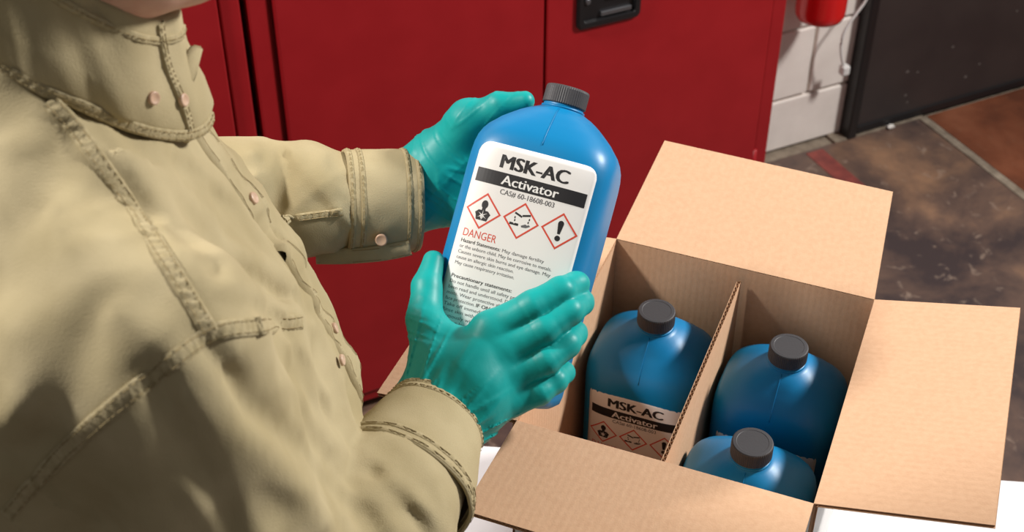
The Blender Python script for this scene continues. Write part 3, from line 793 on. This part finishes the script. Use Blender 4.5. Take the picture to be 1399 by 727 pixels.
# --- cuffs: tubes with wall thickness
def cuff(A, B, xd, rxA, ryA, rxB, ryB, e, gap=None, seams=(.06, .9), noise=.0012, seed=0):
    ax_ = nrm(B-A); xd = nrm(xd-ax_*(xd@ax_)); yd = np.cross(ax_, xd); n, m = 72, 22; vs, fs = [], []
    def ring_pt(t, a, off):
        rx, ry = rxA+(rxB-rxA)*t, ryA+(ryB-ryA)*t; c, s = math.cos(a), math.sin(a); rr = (abs(c)**e+abs(s)**e)**(-1/e)
        return A+(B-A)*t+xd*(rx+off)*rr*c+yd*(ry+off)*rr*s
    g = np.array([[ring_pt(t, 2*math.pi*k/n, 0) for k in range(n)] for t in np.linspace(0, 1, m)])
    gi = np.array([[ring_pt(t, 2*math.pi*k/n, -.003) for k in range(n)] for t in np.linspace(0, 1, m)])
    nz = noise*vnoise(g.reshape(-1, 3)*V(55, 55, 70)+seed).reshape(m, n)
    cen = np.array([A+(B-A)*t for t in np.linspace(0, 1, m)])[:, None]
    nn = g-cen; nn /= np.linalg.norm(nn, axis=2, keepdims=True); g = g+nn*nz[..., None]
    allr = list(g)+list(gi[::-1]); R_ = len(allr)
    for r in allr: vs += [p-PO for p in r]
    for i in range(R_):
        j = (i+1) % R_
        for k in range(n): fs.append((i*n+k, i*n+(k+1) % n, j*n+(k+1) % n, j*n+k))
    o = mesh_obj('cuff', vs, fs, M['shirt'], shirt)
    for t in seams:
        i = int(round(t*(m-1))); line = np.concatenate([g[i], g[i][:1]]); nl = np.concatenate([nn[i], nn[i][:1]])
        line = spline(line, .002); nl = np.array([nrm(v) for v in spline(nl, 1e9)]) if False else None
        c0 = cen[i, 0]; nl = np.array([nrm(v-c0) for v in line])
        ribbon('seam', line, nl, .0024, .0009, shirt, (0,), pucker=.0005, per=.006)
    return g, nn
gR, nR = cuff(CI_R, WR_R, cR+cU*-.8, .067, .064, .0445, .043, 2.2, seams=(.05, .15, .84, .94), seed=2)
gL, nL = cuff(CI_L, WR_L, cU, .0520, .050, .0525, .052, 2.3, seams=(.04, .17, .80, .93), seed=6)
# loose cuff placket tab with its button under the far cuff
ta = [P(x, y, 1.418) for x, y in ((432, 350), (470, 350), (520, 346), (561, 338))]
tabl = spline(ta, .003); ribbon('cuff_tab', tabl, np.array([nrm(-cF*.6+cU*-.2)]*len(tabl)), .0085, .003, shirt, (-.7, .7), m=M['shirt'])
q_ = P(521, 328, 1.40); button(q_, -cF+cU*-.3, .0062)

# --- collar: band around the neck and a standing leaf
def collar_ring(h, ru, rv, off=0, n=96):
    out = []
    for k in range(n+1):
        a = math.radians(-6)+math.radians(372)*k/n          # overlaps itself at the throat
        u, v = (ru+off)*math.cos(a), (rv+off)*math.sin(a)
        lap = .0035*(1-k/n)
        u *= 1+lap/ru; v *= 1+lap/rv
        zb_ = 1.612-(.92*u if u > 0 else .55*u)
        out.append((u, v, zb_+h*(1.12-.08*max(math.cos(a), 0))))
    return out
prof = [(-.006, .0), (.008, .004), (.026, .003), (.044, -.001), (.062, -.002), (.074, -.002), (.079, -.004), (.074, -.007), (.04, -.006), (.0, -.004)]
vs, fs = [], []; nC = 96; rings = []
for h, off in prof:
    lean = -.06*h
    rg_ = collar_ring(h, .076, .074, off+lean); rings.append(np.array([body_pt(u+.010, v, z) for u, v, z in rg_]))
rings = np.array(rings); nzv = vnoise(rings.reshape(-1, 3)*V(40, 40, 18)+4).reshape(rings.shape[:2])
cc = body_pt(0, 0, 1.63); out_ = rings-cc; out_[..., 2] = 0; out_ /= np.linalg.norm(out_, axis=2, keepdims=True)
rings = rings+out_*(nzv*.0026+.0050*vnoise(rings.reshape(-1, 3)*V(75, 75, 12)+1).reshape(rings.shape[:2]))[..., None]
for r in rings: vs += [p-PO for p in r]
nr = len(prof); w_ = nC+1
for i in range(nr):
    j = (i+1) % nr
    for k in range(nC): fs.append((i*w_+k, i*w_+k+1, j*w_+k+1, j*w_+k))
fs.append([i*w_ for i in range(nr)]); fs.append([i*w_+nC for i in range(nr)][::-1])
mesh_obj('collar', vs, fs, M['shirt'], shirt)
line = spline(rings[0][2:92:3]*.55+rings[1][2:92:3]*.45, .0018); nl = np.array([nrm((p-cc)*V(1, 1, 0)) for p in line])
ribbon('seam', line+nl*.0008, nl, .0042, .0012, shirt, (-.5, .5), pucker=.0008, per=.0068)
line = spline(rings[4][2:92:3], .0018); nl = np.array([nrm((p-cc)*V(1, 1, 0)) for p in line])
ribbon('seam', line+nl*.0003, nl, .003, .0007, shirt, (0,), pucker=.0005, per=.0068)
vl_ = spline(rings[:6, 9], .0018); nl = np.array([nrm((p-cc)*V(1, 1, 0)) for p in vl_])
ribbon('seam', vl_+nl*.0004, nl, .0036, .0010, shirt, (-.5, .5), pucker=.0006, per=.006)
# collar point standing off at the throat
A_ = [P(226, 146, .950), P(252, 151, .958), P(268, 100, .960), P(277, 64, .956), P(262, 60, .950), P(236, 92, .946)]
th_ = cF*.003
cpv = [p-PO for p in A_]+[p+th_-PO for p in A_]
cf = [tuple(range(6)), tuple(range(11, 5, -1))]+[(i, (i+1) % 6, 6+(i+1) % 6, 6+i) for i in range(6)]
bm = bmesh.new(); bv = [bm.verts.new(tuple(v)) for v in cpv]
for f_ in cf: bm.faces.new([bv[i] for i in f_])
bmesh.ops.bevel(bm, geom=list(bm.edges), offset=.0011, segments=2, affect='EDGES')
bm_obj('collar_point', bm, M['shirt'], shirt, True)
for px, py, d_ in ((205, 129, .955), (246, 144, .975)):
    q_ = P(px, py, d_); 
    k = np.argmin(np.linalg.norm(np.cross(rings[:6, :37].reshape(-1, 3)-CAM, nrm(ray(px, py))), axis=1)); pos = rings[:6, :37].reshape(-1, 3)[k]
    on_ = nrm((pos-cc)*V(1, 1, 0)); button(pos+on_*.0012, on_+.25*ez, .0046)

# --- body: head and neck in one skin (hands are gloved, the rest is clothed)
HC = body_pt(.046, 0, 1.763)
def headf(p):
    AX = (hd, rg, ez)
    d = ellip(p, HC+ez*.03-hd*.012, AX, (.098, .078, .098))
    d = smin(d, ellip(p, HC+hd*.018-ez*.045, AX, (.078, .064, .082)), .03)
    d = smin(d, rcone(p, body_pt(.066, .03, 1.666), body_pt(.066, -.03, 1.666), .024, .024), .03)
    d = smin(d, ellip(p, body_pt(.098, 0, 1.652), AX, (.024, .024, .020)), .02)
    d = smin(d, rcone(p, body_pt(-.008, 0, 1.50), body_pt(.0, 0, 1.70), .060, .056), .03)
    nb, nt_ = HC+hd*.112-ez*.022, HC+hd*.092+ez*.022
    d = smin(d, rcone(p, nt_, nb, .008, .013), .014)
    for s in (1, -1):
        d = smin(d, rcone(p, nb+rg*.009*s-hd*.006, nb+rg*.011*s-hd*.008, .009, .009), .008)
        d = -smin(-d, rcone(p, HC+hd*.098+rg*.032*s+ez*.012, HC+hd*.096+rg*.034*s+ez*.012, .013, .013), .012)
        d = smin(d, ellip(p, HC-hd*.012+rg*.080*s-ez*.005, (hd, rg, ez), (.018, .010, .030)), .008)
    d = smin(d, rcone(p, HC+hd*.087+rg*.022-ez*.055, HC+hd*.087-rg*.022-ez*.055, .009, .009), .010)
    return d
vs, fs = nets(headf, HC-V(.16, .16, .27), HC+V(.17, .16, .16), .004)
body = np_mesh('body', vs-PO, fs, M['skin'], person); body['label'] = 'bare chin and neck above the collar'
def hairf(p):
    d = headf(p)-.007; s = p-HC; u, v, z = s@hd, s@rg, s[:, 2]
    cut = np.maximum(.052-z, 0)+np.maximum(u-.02, 0)*0
    line_ = np.where(u > .05, .062-z, np.where(u > -.02, .01-z+(u+.02)*.6, -.075-z))
    return np.maximum(d, line_)
vs, fs = nets(hairf, HC-V(.16, .16, .16), HC+V(.17, .16, .17), .005, lambda p: .003*vnoise(p*120))
np_mesh('hair', vs-PO, fs, M['hair'], person)
for s in (1, -1):
    for nm, r, mm, fo in (('eyeball', .0115, 'eye', .079), ('iris', .0055, 'iris', .0865)):
        bm = bmesh.new(); bmesh.ops.create_uvsphere(bm, u_segments=16, v_segments=10, radius=r, matrix=Matrix.Translation(HC+hd*fo+rg*.032*s+ez*.012-PO)); bm_obj(nm, bm, M[mm], body, True)
bm = bmesh.new(); bmesh.ops.create_uvsphere(bm, u_segments=20, v_segments=10, radius=1, matrix=Matrix.Translation(HC+hd*.093-ez*.055-PO) @ Matrix.Rotation(FA, 4, 'Z') @ Matrix.Diagonal((.006, .024, .006, 1)))
bm_obj('lips', bm, M['lip'], body, True)

# --- gloves
def bottle_sdf(p):
    q_ = held_local(p); z = q_[:, 2]; zs = [s[0] for s in secs]
    w = BWd*np.interp(z, zs, [s[1] for s in secs]); d = BDp*np.interp(z, zs, [s[2] for s in secs]); e = np.interp(z, zs, [s[3] for s in secs])
    r = (np.abs(q_[:, 0]/w)**e+np.abs(q_[:, 1]/d)**e)**(1/e)
    return np.maximum((r-1)*np.minimum(w, d), np.maximum(-z, z-.29))
def glove(fingers, palm, wrist, lo, hi, disp, kf=.007):
    def fn(p):
        d = None
        for c in palm:
            x = chain(p, c, .012); d = x if d is None else smin(d, x, .016)
        f_ = None
        for c in fingers:
            x = chain(p, c, .004); f_ = x if f_ is None else smin(f_, x, .0022)
        d = smin(d, f_, kf)
        b = bottle_sdf(p)
        return -smin(-d, b-.0004, .002)
    vs, fs = nets(fn, lo, hi, .0016, disp, .012)
    o = np_mesh('glove', vs-PO, fs, M['glove'], person); return o, fn
def J(px, py, d, r): return (P(px, py, d), r)
# right hand: back of the hand to the viewer, fingers round the bottle's edge
R_wr = J(592, 576, 1.25, .036)
idx_ = [J(668, 452, 1.250, .0165), J(728, 418, 1.246, .0134), J(766, 397, 1.253, .0126), J(787, 389, 1.276, .0116), J(790, 388, 1.296, .0105)]
mid_ = [J(684, 482, 1.247, .0165), J(744, 450, 1.244, .0134), J(778, 426, 1.252, .0125), J(794, 413, 1.276, .0114), J(797, 411, 1.296, .0104)]
rin_ = [J(694, 516, 1.250, .0155), J(746, 493, 1.247, .0130), J(774, 470, 1.255, .0121), J(786, 456, 1.278, .0110), J(788, 453, 1.298, .0100)]
pin_ = [J(694, 548, 1.255, .0145), J(737, 536, 1.253, .0118), J(759, 520, 1.260, .0110), J(770, 509, 1.280, .0100), J(771, 506, 1.298, .0092)]
thb_ = [J(600, 500, 1.258, .0225), J(581, 438, 1.276, .0172), J(583, 392, 1.290, .0138), J(592, 357, 1.302, .0102)]
palm = [[R_wr, J(640, 505, 1.248, .024), idx_[0]], [R_wr, J(650, 520, 1.245, .025), mid_[0]], [R_wr, J(655, 540, 1.248, .024), rin_[0]], [R_wr, J(650, 558, 1.252, .024), pin_[0]], [R_wr, (thb_[0][0], .026), (P(590, 455, 1.270), .018)], [J(640, 470, 1.262, .012), J(598, 460, 1.266, .012)]]
wr_in = WR_R*.6+CI_R*.4
palm.append([(wr_in, .034), R_wr])
def rdisp(p):
    ax1 = nrm(P(690, 470, 1.25)-P(592, 576, 1.25)); ax2 = nrm(np.cross(ax1, cF)); q0 = P(592, 576, 1.25); s = (p-q0)@ax1; t = (p-q0)@ax2
    fan = t/(.6+np.clip(s, 0, .09)*9)
    w1 = np.clip(1-np.abs(s-.028)/.055, 0, 1)
    r1 = 1-np.abs(vnoise(np.stack([fan*120, s*11, s*0+1], 1)))*2
    r = .0052*np.clip(r1-.5, 0, 1)*w1
    # cross wrinkles on the outside of the thumb
    c2 = P(563, 450, 1.25); d2 = np.linalg.norm(p-c2, axis=1); v_ = (p-c2)@nrm(cU+.25*cR)
    r2 = 1-np.abs(vnoise(np.stack([v_*210, (p@cR)*22, v_*0+5], 1)))*2
    r += .0034*np.clip(r2-.4, 0, 1)*np.clip(1-d2/.04, 0, 1)
    # knuckle creases
    for k_, (c, rr) in enumerate((idx_[1], mid_[1], rin_[1], pin_[1], idx_[0], mid_[0], rin_[0], pin_[0])):
        d3 = np.linalg.norm(p-c, axis=1); v3 = (p-c)@nrm(cR-.6*cU*-1)
        r += .0009*np.clip(1-d3/.022, 0, 1)*vnoise(np.stack([v3*330, d3*40, v3*0+k_*3.3], 1))
    return r+.0006*vnoise(p*70)
lo = np.minimum.reduce([x[0] for x in idx_+mid_+rin_+pin_+thb_+[R_wr]]+[wr_in])-.045; hi = np.maximum.reduce([x[0] for x in idx_+mid_+rin_+pin_+thb_+[R_wr]]+[wr_in])+.045
gr, gfn = glove([idx_, mid_, rin_, pin_, thb_], palm, R_wr, lo, hi, rdisp); gr['label'] = 'wrinkled teal nitrile glove, back of hand in view'
# left hand: behind the bottle, thumb laid over its shoulder
L_wr = J(562, 258, 1.460, .032)
thl = [J(606, 212, 1.440, .024), J(640, 166, 1.412, .0185), J(682, 145, 1.396, .0140), J(717, 138, 1.388, .0098)]
fl_ = []
for k in range(4):
    dx = (0, 8, 4, -8)[k]; y0 = 205+27*k
    fl_.append([J(640, y0, 1.440, .0155), J(700+dx, y0+2, 1.432, .0135), J(742+dx, y0+10, 1.427, .0122), J(768+dx, y0+17, 1.424, .0105)])
palm = [[L_wr, J(600, 235, 1.446, .028), f_[0]] for f_ in fl_]+[[L_wr, (thl[0][0], .027), (thl[1][0], .019)], [(WR_L*.6+CI_L*.4, .036), L_wr], [J(575, 285, 1.45, .022), J(620, 285, 1.446, .018)], [thl[1], J(640, 205, 1.43, .02)]]
def ldisp(p):
    q0 = P(562, 255, 1.452); ax1 = nrm(P(640, 170, 1.41)-q0); s = (p-q0)@ax1; t = (p-q0)@nrm(np.cross(ax1, cF))
    r1 = 1-np.abs(vnoise(np.stack([s*130, t*26, s*0+2], 1)))*2
    return .0020*np.clip(r1-.4, 0, 1)*np.clip(1-np.abs(s-.04)/.06, 0, 1)+.0014*np.clip((1-np.abs(vnoise(np.stack([t*120, s*15, s*0+8], 1)))*2)-.5, 0, 1)+.0006*vnoise(p*70)
allj = [x[0] for f_ in fl_ for x in f_]+[x[0] for x in thl]+[L_wr[0], WR_L*.6+CI_L*.4]
lo = np.minimum.reduce(allj)-.045; hi = np.maximum.reduce(allj)+.045
gl, _ = glove(fl_+[thl], palm, L_wr, lo, hi, ldisp); gl['label'] = 'teal nitrile glove behind the bottle, thumb over its shoulder'

# --- trousers and shoes below the shirt
def legf(p):
    d = ellip(p, body_pt(-.005, 0, .93), (hd, rg, ez), (.118, .165, .14))
    for s in (1, -1):
        d = smin(d, chain(p, [(body_pt(0, .085*s, .88), .092), (body_pt(.01, .095*s, .50), .070), (body_pt(-.01, .10*s, .075), .058)], .03), .03)
    return np.maximum(d, .045-p[:, 2])
vs, fs = nets(legf, body_pt(0, 0, .5)-V(.24, .28, .48), body_pt(0, 0, .5)+V(.24, .28, .46), .011)
np_mesh('trousers', vs-PO, fs, M['trousers'], person)
for s in (1, -1):
    def shoef(p):
        d = chain(p, [(body_pt(-.045, .10*s, .055), .045), (body_pt(.08, .105*s, .050), .044), (body_pt(.165, .11*s, .038), .036)], .02)
        d = smin(d, rcone(p, body_pt(-.02, .10*s, .06), body_pt(-.02, .10*s, .11), .045, .045), .03)
        return np.maximum(d, .016-p[:, 2])
    c0 = body_pt(.06, .10*s, .08); vs, fs = nets(shoef, c0-V(.2, .16, .08), c0+V(.2, .16, .1), .007)
    sh = np_mesh('shoe', vs-PO, fs, M['shoe'], person)
    def solef(p): return np.maximum(np.maximum(chain(p*V(1, 1, 0), [(body_pt(-.045, .10*s, 0), .048), (body_pt(.08, .105*s, 0), .047), (body_pt(.165, .11*s, 0), .040)], .02), p[:, 2]-.019), .0005-p[:, 2])
    vs, fs = nets(solef, c0-V(.2, .16, .0815), c0+V(.2, .16, -.05), .006)
    np_mesh('sole', vs-PO, fs, M['sole'], sh)
